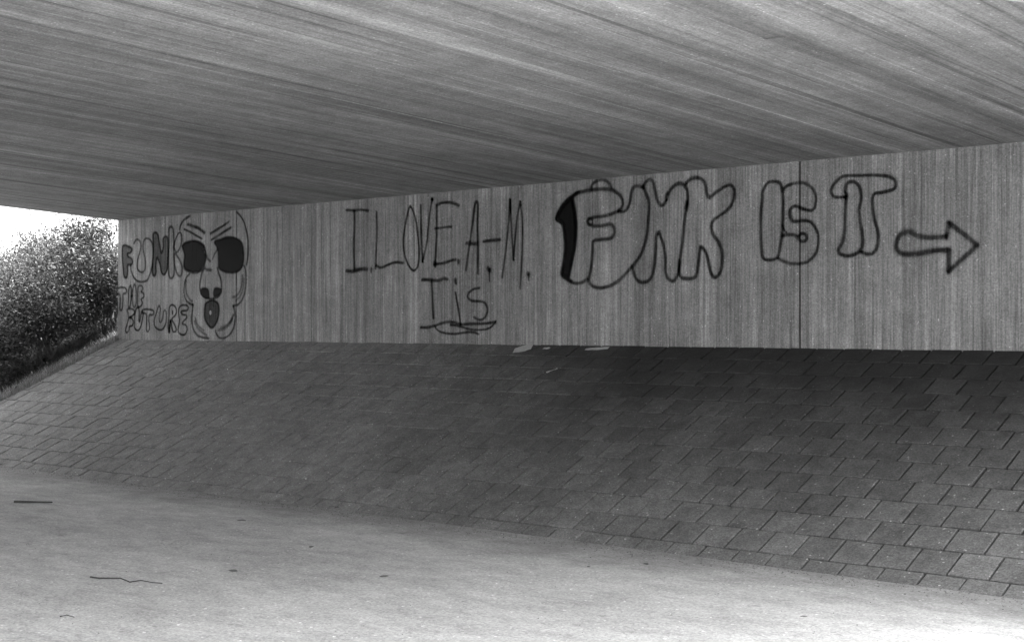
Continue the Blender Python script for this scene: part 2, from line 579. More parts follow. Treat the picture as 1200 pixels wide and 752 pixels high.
GRAFFITI = [
  ('graffiti_letter', 'wide bubble letter F with a solid black left side and a small dome on top', None, [('line', 0.0325, 0, 0.84, [(-10.214, 3.233), (-10.14, 3.267), (-9.956, 3.284), (-9.798, 3.288), (-9.655, 3.265), (-9.549, 3.202), (-9.508, 3.125), (-9.525, 3.07), (-9.596, 3.023), (-9.75, 2.987), (-9.919, 2.977), (-9.992, 2.962), (-10.004, 2.924), (-9.963, 2.889), (-9.822, 2.877), (-9.691, 2.89), (-9.631, 2.85), (-9.626, 2.784), (-9.679, 2.733), (-9.798, 2.724), (-9.919, 2.71), (-9.931, 2.606), (-9.943, 2.492), (-9.963, 2.378), (-9.992, 2.302), (-10.078, 2.256), (-10.164, 2.244), (-10.264, 2.269), (-10.326, 2.309)]), ('fill', 0.0311, 0, 1, [(-10.239, 3.215), (-10.209, 3.136), (-10.184, 3.019), (-10.169, 2.864), (-10.184, 2.692), (-10.214, 2.558), (-10.251, 2.424), (-10.289, 2.312), (-10.377, 2.339), (-10.377, 2.407), (-10.352, 2.504), (-10.334, 2.639), (-10.339, 2.756), (-10.359, 2.892), (-10.389, 2.942), (-10.453, 2.974), (-10.453, 3.023), (-10.389, 3.117), (-10.314, 3.171)]), ('line', 0.0292, 1, 1, [(-10.239, 3.215), (-10.209, 3.136), (-10.184, 3.019), (-10.169, 2.864), (-10.184, 2.692), (-10.214, 2.558), (-10.251, 2.424), (-10.289, 2.312), (-10.377, 2.339), (-10.377, 2.407), (-10.352, 2.504), (-10.334, 2.639), (-10.339, 2.756), (-10.359, 2.892), (-10.389, 2.942), (-10.453, 2.974), (-10.453, 3.023), (-10.389, 3.117), (-10.314, 3.171)]), ('line', 0.0252, 0, 0.7, [(-10.214, 3.223), (-10.184, 3.077), (-10.164, 2.883), (-10.177, 2.691), (-10.226, 2.5), (-10.276, 2.327), (-10.239, 2.272)]), ('line', 0.035, 0, 0.84, [(-10.14, 3.267), (-10.239, 3.225), (-10.339, 3.163), (-10.427, 3.061), (-10.453, 2.984)]), ('line', 0.0285, 0, 0.8, [(-9.948, 3.293), (-9.938, 3.34), (-9.883, 3.375), (-9.798, 3.388), (-9.714, 3.358), (-9.679, 3.314), (-9.66, 3.275)]), ('line', 0.0211, 1, 0.7, [(-9.931, 2.93), (-9.937, 2.912), (-9.953, 2.902), (-9.973, 2.903), (-9.989, 2.915), (-9.995, 2.933), (-9.989, 2.951), (-9.973, 2.961), (-9.953, 2.96), (-9.937, 2.948)])]),
  ('graffiti_letter', 'bubble letter U joined to the black sided F', None, [('line', 0.0319, 0, 0.84, [(-9.992, 2.283), (-9.963, 2.229), (-9.871, 2.189), (-9.75, 2.193), (-9.631, 2.228), (-9.513, 2.301), (-9.396, 2.401), (-9.36, 2.435), (-9.263, 2.536), (-9.21, 2.655), (-9.178, 2.775), (-9.161, 2.929), (-9.152, 3.084), (-9.188, 3.19), (-9.231, 3.261), (-9.306, 3.287), (-9.362, 3.275), (-9.389, 3.221), (-9.408, 3.129), (-9.443, 3.056), (-9.49, 3.021), (-9.56, 3.025)])]),
  ('graffiti_letter', 'tall bubble letter N between U and K', None, [('line', 0.0312, 0, 0.84, [(-9.231, 3.279), (-9.188, 3.328), (-9.135, 3.35), (-9.093, 3.313), (-9.067, 3.217), (-9.04, 3.112), (-8.977, 3.061), (-8.925, 3.105), (-8.894, 3.189), (-8.831, 3.253), (-8.759, 3.282), (-8.698, 3.261), (-8.657, 3.208), (-8.647, 3.106), (-8.667, 2.989), (-8.688, 2.855), (-8.708, 2.687), (-8.739, 2.519), (-8.759, 2.401), (-8.77, 2.317), (-8.831, 2.242), (-8.904, 2.277), (-8.935, 2.355), (-8.935, 2.474), (-8.95, 2.594), (-8.988, 2.698), (-9.03, 2.777), (-9.055, 2.718), (-9.061, 2.581), (-9.076, 2.444), (-9.103, 2.325), (-9.156, 2.257), (-9.231, 2.238), (-9.306, 2.26), (-9.354, 2.331), (-9.375, 2.409)]), ('line', 0.022, 0, 0.6, [(-8.921, 3.114), (-8.933, 3.157), (-8.904, 3.189)]), ('line', 0.0408, 0, 0.84, [(-8.657, 3.073), (-8.665, 3.006)])]),
  ('graffiti_letter', 'tall bubble letter K with its arm reaching up right', None, [('line', 0.0313, 0, 0.84, [(-8.667, 3.276), (-8.616, 3.315), (-8.515, 3.325), (-8.445, 3.287), (-8.415, 3.226), (-8.405, 3.151), (-8.376, 3.107), (-8.296, 3.152), (-8.198, 3.204), (-8.111, 3.22), (-8.066, 3.171), (-8.072, 3.073), (-8.12, 2.993), (-8.218, 2.924), (-8.316, 2.871), (-8.346, 2.806), (-8.326, 2.722), (-8.257, 2.636), (-8.214, 2.535), (-8.214, 2.403), (-8.238, 2.321), (-8.296, 2.269), (-8.346, 2.307), (-8.376, 2.408), (-8.405, 2.508), (-8.445, 2.577), (-8.485, 2.595), (-8.499, 2.511), (-8.515, 2.395), (-8.546, 2.286), (-8.637, 2.263), (-8.729, 2.282), (-8.753, 2.333), (-8.743, 2.452)])]),
  ('graffiti_letter', 'slim bubble letter I left of the panel joint', None, [('line', 0.0285, 1, 0.84, [(-7.727, 3.07), (-7.731, 3.108), (-7.71, 3.159), (-7.658, 3.216), (-7.581, 3.222), (-7.521, 3.199), (-7.495, 3.116), (-7.487, 3.026), (-7.49, 2.907), (-7.495, 2.744), (-7.512, 2.611), (-7.538, 2.493), (-7.563, 2.449), (-7.641, 2.433), (-7.719, 2.457), (-7.741, 2.59), (-7.748, 2.771), (-7.745, 2.921)])]),
  ('graffiti_letter', 'bubble letter S painted across the panel joint', None, [('line', 0.0272, 0, 0.82, [(-7.49, 3.13), (-7.436, 3.171), (-7.351, 3.191), (-7.251, 3.186), (-7.168, 3.139), (-7.119, 3.063), (-7.116, 2.99), (-7.135, 2.925), (-7.185, 2.909), (-7.268, 2.933), (-7.351, 2.962), (-7.402, 2.932), (-7.41, 2.874), (-7.377, 2.813), (-7.301, 2.809), (-7.201, 2.807), (-7.135, 2.757), (-7.094, 2.668), (-7.089, 2.566), (-7.119, 2.479), (-7.185, 2.415), (-7.268, 2.388), (-7.385, 2.387), (-7.487, 2.417), (-7.546, 2.449)]), ('line', 0.0273, 0, 0.84, [(-7.495, 2.67), (-7.427, 2.679), (-7.351, 2.671), (-7.309, 2.633), (-7.276, 2.605), (-7.226, 2.615), (-7.218, 2.658), (-7.268, 2.687), (-7.304, 2.665)]), ('line', 0.0172, 0, 0.7, [(-7.49, 2.774), (-7.476, 2.736), (-7.449, 2.701)])]),
  ('graffiti_letter', 'mushroom shaped bubble letters I and T drawn into each other', None, [('line', 0.0271, 0, 0.85, [(-6.779, 3.021), (-6.859, 3.021), (-6.924, 3.037), (-6.948, 3.089), (-6.915, 3.152), (-6.843, 3.212), (-6.763, 3.225), (-6.622, 3.216), (-6.466, 3.208), (-6.343, 3.189), (-6.275, 3.152), (-6.26, 3.102), (-6.29, 3.062), (-6.389, 3.04), (-6.481, 3.032), (-6.505, 2.983), (-6.5, 2.884), (-6.481, 2.784), (-6.451, 2.683), (-6.443, 2.57), (-6.474, 2.486), (-6.543, 2.453), (-6.622, 2.48)]), ('line', 0.0298, 0, 0.84, [(-6.795, 3.065), (-6.779, 3.143), (-6.724, 3.165), (-6.661, 3.135), (-6.625, 3.062), (-6.625, 2.962), (-6.645, 2.906), (-6.637, 2.791), (-6.618, 2.691), (-6.606, 2.576), (-6.629, 2.499), (-6.7, 2.454), (-6.779, 2.446), (-6.851, 2.47), (-6.867, 2.514), (-6.827, 2.577), (-6.803, 2.67), (-6.795, 2.813), (-6.787, 2.957), (-6.779, 3.05)])]),
  ('graffiti_arrow', 'thick outlined arrow pointing right at the end of the writing', None, [('line', 0.04, 0, 0.84, [(-5.758, 2.592), (-5.842, 2.589), (-5.943, 2.589), (-6.033, 2.609), (-6.09, 2.638), (-6.136, 2.652), (-6.205, 2.634), (-6.246, 2.58), (-6.257, 2.515), (-6.223, 2.461), (-6.147, 2.442), (-6.033, 2.443), (-5.92, 2.463), (-5.819, 2.468), (-5.731, 2.465)]), ('line', 0.0395, 0, 0.84, [(-5.758, 2.587), (-5.747, 2.634), (-5.731, 2.717)]), ('line', 0.0376, 0, 0.84, [(-5.731, 2.717), (-5.643, 2.65), (-5.545, 2.573), (-5.459, 2.499)]), ('line', 0.0376, 0, 0.84, [(-5.459, 2.499), (-5.556, 2.417), (-5.654, 2.337), (-5.736, 2.266)]), ('line', 0.0395, 0, 0.84, [(-5.736, 2.271), (-5.731, 2.36), (-5.729, 2.465)])]),
  ('graffiti_letter', 'thin handwritten capital I with top and bottom bars', None, [('line', 0.0289, 0, 0.8, [(-14.057, 3.28), (-13.894, 3.267), (-13.756, 3.267), (-13.63, 3.248)]), ('line', 0.0335, 0, 0.84, [(-13.905, 3.262), (-13.899, 3.041), (-13.912, 2.808), (-13.899, 2.496)]), ('line', 0.0378, 0, 0.84, [(-14.057, 2.484), (-13.917, 2.473), (-13.779, 2.5), (-13.653, 2.489)]), ('line', 0.0287, 0, 0.84, [(-13.574, 2.51), (-13.578, 2.454)])]),
  ('graffiti_letter', 'thin handwritten capital L with a wavy foot', None, [('line', 0.0308, 0, 0.84, [(-13.477, 3.229), (-13.472, 2.945), (-13.488, 2.685), (-13.495, 2.493)]), ('line', 0.0283, 0, 0.85, [(-13.484, 2.539), (-13.394, 2.506), (-13.261, 2.54), (-13.129, 2.567), (-12.987, 2.555)])]),
  ('graffiti_letter', 'narrow handwritten letter O', None, [('line', 0.0247, 1, 0.84, [(-12.858, 3.264), (-12.912, 3.147), (-12.955, 2.998), (-12.981, 2.819), (-12.955, 2.652), (-12.89, 2.53), (-12.805, 2.456), (-12.73, 2.496), (-12.698, 2.629), (-12.709, 2.808), (-12.741, 3.018), (-12.783, 3.155)])]),
  ('graffiti_letter', 'narrow handwritten letter V', None, [('line', 0.0277, 0, 0.84, [(-12.671, 3.268), (-12.666, 3.06), (-12.656, 2.836), (-12.635, 2.56)]), ('line', 0.0233, 0, 0.84, [(-12.635, 2.56), (-12.561, 2.803), (-12.519, 3.097), (-12.467, 3.331)]), ('line', 0.036, 0, 0.84, [(-12.467, 3.338), (-12.465, 3.322)])]),
  ('graffiti_letter', 'handwritten letter E with an arched top bar', None, [('line', 0.0295, 0, 0.84, [(-12.389, 3.255), (-12.389, 2.994), (-12.401, 2.742), (-12.42, 2.498)]), ('line', 0.0314, 0, 0.84, [(-12.389, 3.25), (-12.283, 3.277), (-12.143, 3.269), (-12.005, 3.225)]), ('line', 0.0231, 0, 0.75, [(-12.425, 2.965), (-12.307, 2.97), (-12.132, 2.974)]), ('line', 0.0293, 0, 0.84, [(-12.425, 2.523), (-12.26, 2.535), (-12.12, 2.565), (-12.062, 2.571)]), ('line', 0.0528, 0, 0.84, [(-12.42, 2.532), (-12.42, 2.515)]), ('line', 0.0333, 0, 0.84, [(-12.012, 2.562), (-12.012, 2.528)])]),
  ('graffiti_letter', 'narrow handwritten letter A with a low crossbar', None, [('line', 0.0268, 0, 0.84, [(-11.89, 2.434), (-11.845, 2.672), (-11.788, 2.95), (-11.743, 3.211), (-11.714, 3.258), (-11.691, 3.216), (-11.698, 2.962), (-11.691, 2.716), (-11.691, 2.388)]), ('line', 0.033, 0, 0.84, [(-11.886, 2.764), (-11.777, 2.752), (-11.698, 2.752)])]),
  ('graffiti_dash', 'short black dash with a dripping dot below it', None, [('line', 0.0305, 0, 0.84, [(-11.598, 2.775), (-11.465, 2.781), (-11.333, 2.784)]), ('line', 0.0561, 0, 1, [(-11.509, 2.449), (-11.507, 2.424)]), ('line', 0.0183, 0, 0.84, [(-11.507, 2.433), (-11.502, 2.294)])]),
  ('graffiti_letter', 'narrow handwritten letter M with one long leg', None, [('line', 0.0242, 0, 0.84, [(-11.3, 2.338), (-11.246, 2.619), (-11.203, 2.939), (-11.171, 3.251)]), ('line', 0.0221, 0, 0.84, [(-11.171, 3.251), (-11.155, 3.018), (-11.138, 2.776), (-11.117, 2.535)]), ('line', 0.022, 0, 0.84, [(-11.117, 2.535), (-11.085, 2.854), (-11.053, 3.06), (-11.01, 3.218)]), ('line', 0.022, 0, 0.84, [(-11.01, 3.218), (-10.982, 3.009), (-10.978, 2.77), (-10.993, 2.451), (-11.014, 2.196)]), ('line', 0.0497, 0, 0.84, [(-10.887, 2.377), (-10.887, 2.36)]), ('line', 0.0179, 0, 0.84, [(-10.883, 2.361), (-10.879, 2.289)])]),
  ('graffiti_letter', 'handwritten letter T on the lower line', None, [('line', 0.0316, 0, 0.84, [(-12.644, 2.337), (-12.473, 2.331), (-12.349, 2.322), (-12.261, 2.345), (-12.2, 2.331)]), ('line', 0.0275, 0, 0.84, [(-12.482, 2.331), (-12.465, 2.141), (-12.456, 1.989), (-12.443, 1.856)])]),
  ('graffiti_letter', 'handwritten letter i on the lower line', None, [('line', 0.0313, 0, 0.84, [(-12.066, 2.335), (-12.061, 2.279)]), ('line', 0.0239, 0, 0.84, [(-12.069, 2.173), (-12.035, 2.035), (-12.004, 1.911), (-11.98, 1.774)])]),
  ('graffiti_letter', 'handwritten letter s on the lower line', None, [('line', 0.0257, 0, 0.84, [(-11.664, 2.218), (-11.761, 2.205), (-11.838, 2.163), (-11.86, 2.114), (-11.812, 2.07), (-11.711, 2.059), (-11.61, 2.05), (-11.552, 2.006), (-11.535, 1.945), (-11.569, 1.872), (-11.644, 1.835), (-11.711, 1.848), (-11.753, 1.872)])]),
  ('graffiti_underline', 'looping black underline sprayed under the lower line', None, [('line', 0.0271, 0, 0.84, [(-12.671, 1.742), (-12.545, 1.742), (-12.438, 1.761), (-12.332, 1.786), (-12.191, 1.811), (-12.087, 1.805), (-11.983, 1.78), (-11.812, 1.786), (-11.61, 1.789), (-11.403, 1.81)]), ('line', 0.0206, 0, 0.85, [(-11.403, 1.81), (-11.477, 1.75), (-11.577, 1.719), (-11.745, 1.715), (-11.914, 1.737), (-12.035, 1.761), (-12.156, 1.774)]), ('line', 0.0229, 0, 0.85, [(-12.411, 1.755), (-12.385, 1.717), (-12.279, 1.679), (-12.087, 1.664), (-11.914, 1.681), (-11.778, 1.685), (-11.677, 1.663)])]),
  ('graffiti_letter', 'small grey filled letter F at the end of the wall', None, [('fill', 0.0487, 0, 0.45, [(-19.269, 2.98), (-19.21, 3.011), (-19.049, 2.972), (-19.006, 2.929), (-19.049, 2.889), (-19.128, 2.875), (-19.122, 2.842), (-19.02, 2.797), (-18.991, 2.739), (-19.035, 2.699), (-19.128, 2.693), (-19.122, 2.61), (-19.151, 2.512), (-19.225, 2.522), (-19.254, 2.664), (-19.274, 2.83)]), ('line', 0.0274, 1, 0.9, [(-19.269, 2.98), (-19.21, 3.011), (-19.049, 2.972), (-19.006, 2.929), (-19.049, 2.889), (-19.128, 2.875), (-19.122, 2.842), (-19.02, 2.797), (-18.991, 2.739), (-19.035, 2.699), (-19.128, 2.693), (-19.122, 2.61), (-19.151, 2.512), (-19.225, 2.522), (-19.254, 2.664), (-19.274, 2.83)])]),
  ('graffiti_letter', 'looped outline letter U beside the grey F', None, [('line', 0.0256, 0, 0.84, [(-18.962, 3.026), (-18.89, 3.084), (-18.804, 3.061), (-18.767, 2.978), (-18.804, 2.881), (-18.862, 2.752), (-18.862, 2.637), (-18.776, 2.582), (-18.69, 2.591), (-18.648, 2.664), (-18.662, 2.795), (-18.704, 2.91), (-18.71, 3.009), (-18.662, 3.08), (-18.577, 3.088), (-18.492, 3.041), (-18.451, 2.95), (-18.451, 2.772), (-18.479, 2.643), (-18.549, 2.515), (-18.634, 2.443), (-18.833, 2.439), (-18.962, 2.508), (-19.035, 2.625), (-19.035, 2.707)])]),
  ('graffiti_letter', 'grey filled letter N beside the looped U', None, [('fill', 0.0475, 0, 0.5, [(-18.451, 3.096), (-18.436, 3.16), (-18.367, 3.174), (-18.311, 3.123), (-18.27, 2.992), (-18.228, 2.862), (-18.187, 2.941), (-18.187, 3.069), (-18.118, 3.107), (-18.063, 3.064), (-18.049, 2.904), (-18.063, 2.728), (-18.09, 2.585), (-18.159, 2.522), (-18.228, 2.564), (-18.27, 2.686), (-18.339, 2.785), (-18.367, 2.672), (-18.367, 2.559), (-18.414, 2.512), (-18.465, 2.562), (-18.456, 2.74), (-18.436, 2.917)]), ('line', 0.0267, 1, 0.84, [(-18.451, 3.096), (-18.436, 3.16), (-18.367, 3.174), (-18.311, 3.123), (-18.27, 2.992), (-18.228, 2.862), (-18.187, 2.941), (-18.187, 3.069), (-18.118, 3.107), (-18.063, 3.064), (-18.049, 2.904), (-18.063, 2.728), (-18.09, 2.585), (-18.159, 2.522), (-18.228, 2.564), (-18.27, 2.686), (-18.339, 2.785), (-18.367, 2.672), (-18.367, 2.559), (-18.414, 2.512), (-18.465, 2.562), (-18.456, 2.74), (-18.436, 2.917)])]),
  ('graffiti_letter', 'outline letter K touching the painted face', None, [('line', 0.0294, 1, 0.84, [(-18.036, 3.095), (-18.036, 3.207), (-17.981, 3.24), (-17.927, 3.194), (-17.913, 3.01), (-17.913, 2.819), (-17.9, 2.628), (-17.913, 2.516), (-17.968, 2.47), (-18.028, 2.503), (-18.049, 2.664), (-18.044, 2.904)]), ('line', 0.0263, 1, 0.84, [(-17.9, 2.946), (-17.859, 3.056), (-17.779, 3.14), (-17.72, 3.114), (-17.712, 3.019), (-17.752, 2.925), (-17.832, 2.856), (-17.886, 2.898)]), ('line', 0.0263, 1, 0.84, [(-17.886, 2.834), (-17.779, 2.751), (-17.704, 2.638), (-17.712, 2.528), (-17.765, 2.497), (-17.832, 2.546), (-17.886, 2.675)])]),
  ('graffiti_letter', 'small outline letter T on the wall edge', None, [('line', 0.0253, 1, 0.84, [(-19.422, 2.26), (-19.409, 2.327), (-19.329, 2.356), (-19.198, 2.346), (-19.159, 2.301), (-19.185, 2.261), (-19.25, 2.251), (-19.256, 2.147), (-19.277, 2.028), (-19.316, 1.999), (-19.343, 2.029), (-19.335, 2.133), (-19.343, 2.244)])]),
  ('graffiti_letter', 'small outline letter H made of two ovals', None, [('line', 0.0251, 1, 0.84, [(-19.093, 2.322), (-19.055, 2.381), (-19.029, 2.336), (-19.029, 2.203), (-19.055, 2.086), (-19.093, 2.034), (-19.114, 2.086), (-19.107, 2.204)]), ('line', 0.025, 1, 0.84, [(-18.977, 2.35), (-18.943, 2.401), (-18.907, 2.349), (-18.892, 2.231), (-18.899, 2.099), (-18.951, 2.048), (-18.99, 2.1), (-19.003, 2.232)]), ('line', 0.0251, 0, 0.84, [(-19.036, 2.218), (-18.99, 2.22)])]),
  ('graffiti_letter', 'small outline letter E after the two ovals', None, [('line', 0.0249, 1, 0.84, [(-18.848, 2.274), (-18.835, 2.362), (-18.746, 2.368), (-18.72, 2.323), (-18.764, 2.28), (-18.695, 2.25), (-18.695, 2.199), (-18.764, 2.163), (-18.728, 2.112), (-18.784, 2.054), (-18.848, 2.062), (-18.853, 2.157)])]),
  ('graffiti_letter', 'small outline letter F starting the bottom line', None, [('line', 0.0251, 1, 0.84, [(-19.146, 2.005), (-19.067, 2.024), (-18.964, 2.004), (-18.943, 1.952), (-19.029, 1.901), (-19.081, 1.891), (-19.003, 1.864), (-18.977, 1.82), (-19.003, 1.761), (-19.081, 1.746), (-19.093, 1.687), (-19.146, 1.654), (-19.185, 1.687), (-19.146, 1.776), (-19.107, 1.864), (-19.119, 1.953)])]),
  ('graffiti_letter', 'small narrow outline letter U after the F of the bottom line', None, [('line', 0.0249, 1, 0.84, [(-18.912, 1.996), (-18.848, 2.04), (-18.815, 1.981), (-18.822, 1.849), (-18.802, 1.819), (-18.771, 1.922), (-18.738, 1.98), (-18.715, 1.922), (-18.746, 1.805), (-18.797, 1.717), (-18.861, 1.688), (-18.938, 1.732), (-18.938, 1.864)])]),
  ('graffiti_letter', 'small outline letter T in the middle of the bottom line', None, [('line', 0.0247, 1, 0.84, [(-18.733, 1.98), (-18.708, 2.006), (-18.556, 2.008), (-18.443, 1.986), (-18.43, 1.942), (-18.48, 1.921), (-18.543, 1.928), (-18.556, 1.834), (-18.543, 1.718), (-18.581, 1.671), (-18.626, 1.703), (-18.619, 1.834), (-18.626, 1.936), (-18.72, 1.958)])]),
  ('graffiti_letter', 'small wide outline letter U on the bottom line', None, [('line', 0.0245, 1, 0.84, [(-18.293, 2.064), (-18.256, 2.006), (-18.281, 1.92), (-18.281, 1.833), (-18.244, 1.812), (-18.195, 1.876), (-18.17, 1.977), (-18.121, 1.984), (-18.101, 1.905), (-18.121, 1.79), (-18.195, 1.711), (-18.293, 1.701), (-18.393, 1.747), (-18.418, 1.833), (-18.368, 1.935)])]),
  ('graffiti_letter', 'small outline letter R with one black leg', None, [('line', 0.0243, 1, 0.84, [(-18.035, 1.919), (-18.023, 2.033), (-17.95, 2.072), (-17.865, 2.032), (-17.846, 1.961), (-17.889, 1.904), (-17.962, 1.861), (-17.914, 1.804), (-17.853, 1.719), (-17.865, 1.676), (-17.926, 1.673), (-17.962, 1.733), (-17.986, 1.833), (-18.011, 1.747), (-18.03, 1.661), (-18.059, 1.747), (-18.047, 1.833)]), ('line', 0.0306, 0, 0.84, [(-17.943, 1.982), (-17.943, 1.94)]), ('line', 0.0281, 0, 0.84, [(-17.999, 1.847), (-18.03, 1.661)])]),
  ('graffiti_letter', 'small curling outline letter E ending the bottom line', None, [('line', 0.024, 1, 0.84, [(-17.781, 2.017), (-17.721, 2.059), (-17.602, 2.065), (-17.55, 2.036), (-17.578, 1.987), (-17.697, 1.981), (-17.733, 1.96), (-17.685, 1.924), (-17.602, 1.917), (-17.59, 1.875), (-17.661, 1.832), (-17.697, 1.79), (-17.614, 1.769), (-17.571, 1.719), (-17.602, 1.656), (-17.673, 1.623), (-17.769, 1.648), (-17.798, 1.705), (-17.769, 1.833), (-17.788, 1.932)])]),
  ('graffiti_face', 'large painted face with black eyes, slanted brows and an open mouth', None, [('line', 0.0276, 0, 0.8, [(-17.765, 3.187), (-17.738, 3.257), (-17.645, 3.332), (-17.499, 3.38)]), ('line', 0.025, 0, 0.84, [(-16.387, 3.377), (-16.281, 3.296), (-16.208, 3.201), (-16.16, 3.079), (-16.131, 2.957), (-16.129, 2.821), (-16.143, 2.701), (-16.167, 2.619)]), ('line', 0.025, 0, 0.84, [(-16.221, 2.61), (-16.184, 2.534), (-16.172, 2.398), (-16.196, 2.248), (-16.269, 2.128), (-16.367, 2.061), (-16.465, 2.046)]), ('line', 0.0265, 0, 0.7, [(-16.257, 2.475), (-16.269, 2.354), (-16.318, 2.249), (-16.392, 2.19), (-16.478, 2.168)]), ('line', 0.0265, 0, 0.6, [(-16.221, 2.429), (-16.245, 2.279), (-16.318, 2.174), (-16.416, 2.114)]), ('line', 0.0247, 0, 0.84, [(-17.512, 2.528), (-17.605, 2.459), (-17.645, 2.349), (-17.65, 2.238), (-17.605, 2.143), (-17.512, 2.087), (-17.428, 2.07)]), ('line', 0.0275, 0, 0.6, [(-17.597, 2.427), (-17.605, 2.285), (-17.552, 2.19), (-17.499, 2.142), (-17.446, 2.118)]), ('line', 0.0274, 0, 0.75, [(-17.428, 2.07), (-17.446, 1.968), (-17.46, 1.843), (-17.42, 1.717), (-17.328, 1.623), (-17.198, 1.593), (-17.044, 1.578)]), ('line', 0.0287, 0, 0.6, [(-17.368, 1.874), (-17.328, 1.796), (-17.25, 1.733), (-17.16, 1.694)]), ('line', 0.0273, 0, 0.6, [(-17.394, 1.827), (-17.328, 1.733), (-17.224, 1.671), (-17.095, 1.625)]), ('line', 0.0267, 0, 0.84, [(-16.465, 2.046), (-16.428, 1.962), (-16.421, 1.841), (-16.465, 1.719), (-16.564, 1.627), (-16.689, 1.584), (-16.802, 1.595), (-16.866, 1.657), (-16.878, 1.695)]), ('line', 0.0267, 0, 0.7, [(-16.465, 1.917), (-16.54, 1.826), (-16.639, 1.765), (-16.765, 1.734)]), ('line', 0.0267, 0, 0.6, [(-16.478, 1.856), (-16.564, 1.765), (-16.689, 1.711), (-16.815, 1.695)])]),
  ('painted_brow', 'double slanted brow line over the left eye', 'face', [('line', 0.0375, 0, 0.84, [(-17.565, 3.257), (-17.433, 3.224), (-17.302, 3.19), (-17.147, 3.113)]), ('line', 0.0289, 0, 0.84, [(-17.645, 3.187), (-17.486, 3.136), (-17.355, 3.083), (-17.212, 3.03)])]),
  ('painted_brow', 'double slanted brow line over the right eye', 'face', [('line', 0.0283, 0, 0.84, [(-17.013, 3.092), (-16.866, 3.143), (-16.714, 3.195), (-16.57, 3.246)]), ('line', 0.0283, 0, 0.84, [(-16.988, 3.003), (-16.815, 3.061), (-16.664, 3.116), (-16.52, 3.163)])]),
  ('painted_eye', 'smaller solid black eye on the left', 'face', [('fill', 0.0462, 0, 0.99, [(-17.698, 2.947), (-17.565, 2.997), (-17.381, 3.009), (-17.224, 2.968), (-17.147, 2.903), (-17.121, 2.793), (-17.134, 2.685), (-17.198, 2.593), (-17.328, 2.542), (-17.486, 2.551), (-17.618, 2.589), (-17.658, 2.653), (-17.645, 2.811)]), ('line', 0.026, 1, 1, [(-17.698, 2.947), (-17.565, 2.997), (-17.381, 3.009), (-17.224, 2.968), (-17.147, 2.903), (-17.121, 2.793), (-17.134, 2.685), (-17.198, 2.593), (-17.328, 2.542), (-17.486, 2.551), (-17.618, 2.589), (-17.658, 2.653), (-17.645, 2.811)])]),
  ('painted_eye', 'larger solid black eye on the right', 'face', [('fill', 0.0449, 0, 1, [(-16.904, 2.972), (-16.765, 3.005), (-16.589, 3.028), (-16.416, 3.006), (-16.281, 2.94), (-16.245, 2.856), (-16.233, 2.734), (-16.257, 2.614), (-16.343, 2.541), (-16.515, 2.518), (-16.689, 2.542), (-16.802, 2.599), (-16.815, 2.722), (-16.828, 2.861)]), ('line', 0.0253, 1, 1, [(-16.904, 2.972), (-16.765, 3.005), (-16.589, 3.028), (-16.416, 3.006), (-16.281, 2.94), (-16.245, 2.856), (-16.233, 2.734), (-16.257, 2.614), (-16.343, 2.541), (-16.515, 2.518), (-16.689, 2.542), (-16.802, 2.599), (-16.815, 2.722), (-16.828, 2.861)])]),
  ('painted_nose', 'long outlined nose with two black nostrils', 'face', [('line', 0.0314, 0, 0.84, [(-17.134, 2.825), (-17.082, 2.746), (-17.013, 2.694)]), ('line', 0.0227, 0, 0.84, [(-16.84, 2.861), (-16.916, 2.787), (-16.954, 2.726)]), ('line', 0.0342, 0, 0.7, [(-17.108, 2.575), (-16.993, 2.565)]), ('line', 0.0256, 0, 0.84, [(-17.134, 2.604), (-17.212, 2.528), (-17.25, 2.42), (-17.263, 2.326), (-17.224, 2.232), (-17.121, 2.169), (-16.942, 2.154), (-16.815, 2.18), (-16.752, 2.256), (-16.744, 2.348), (-16.765, 2.441), (-16.802, 2.503), (-16.84, 2.596)]), ('fill', 0.0458, 0, 1, [(-17.237, 2.264), (-17.198, 2.31), (-17.082, 2.3), (-17.044, 2.245), (-17.049, 2.168), (-17.147, 2.177), (-17.224, 2.217)]), ('line', 0.0215, 1, 0.84, [(-17.237, 2.264), (-17.198, 2.31), (-17.082, 2.3), (-17.044, 2.245), (-17.049, 2.168), (-17.147, 2.177), (-17.224, 2.217)]), ('fill', 0.0454, 0, 1, [(-16.929, 2.259), (-16.891, 2.305), (-16.777, 2.295), (-16.752, 2.256), (-16.802, 2.203), (-16.891, 2.181), (-16.929, 2.197)]), ('line', 0.0213, 1, 0.84, [(-16.929, 2.259), (-16.891, 2.305), (-16.777, 2.295), (-16.752, 2.256), (-16.802, 2.203), (-16.891, 2.181), (-16.929, 2.197)])]),
  ('painted_mouth', 'dark oval mouth with a small pale centre', 'face', [('fill', 0.0455, 0, 0.62, [(-17.147, 2.029), (-17.108, 2.099), (-16.967, 2.128), (-16.84, 2.096), (-16.802, 2.011), (-16.81, 1.903), (-16.866, 1.795), (-16.967, 1.726), (-17.07, 1.772), (-17.147, 1.873)]), ('line', 0.0242, 1, 0.84, [(-17.147, 2.029), (-17.108, 2.099), (-16.967, 2.128), (-16.84, 2.096), (-16.802, 2.011), (-16.81, 1.903), (-16.866, 1.795), (-16.967, 1.726), (-17.07, 1.772), (-17.147, 1.873)]), ('line', 0.0171, 0, 0.8, [(-16.929, 2.166), (-16.937, 2.043)]), ('pale', 0.0214, 1, 1, [(-16.98, 1.95), (-16.985, 1.93), (-16.998, 1.918), (-17.014, 1.918), (-17.026, 1.93), (-17.031, 1.95), (-17.026, 1.97), (-17.014, 1.983), (-16.998, 1.983), (-16.985, 1.97)])]),
]

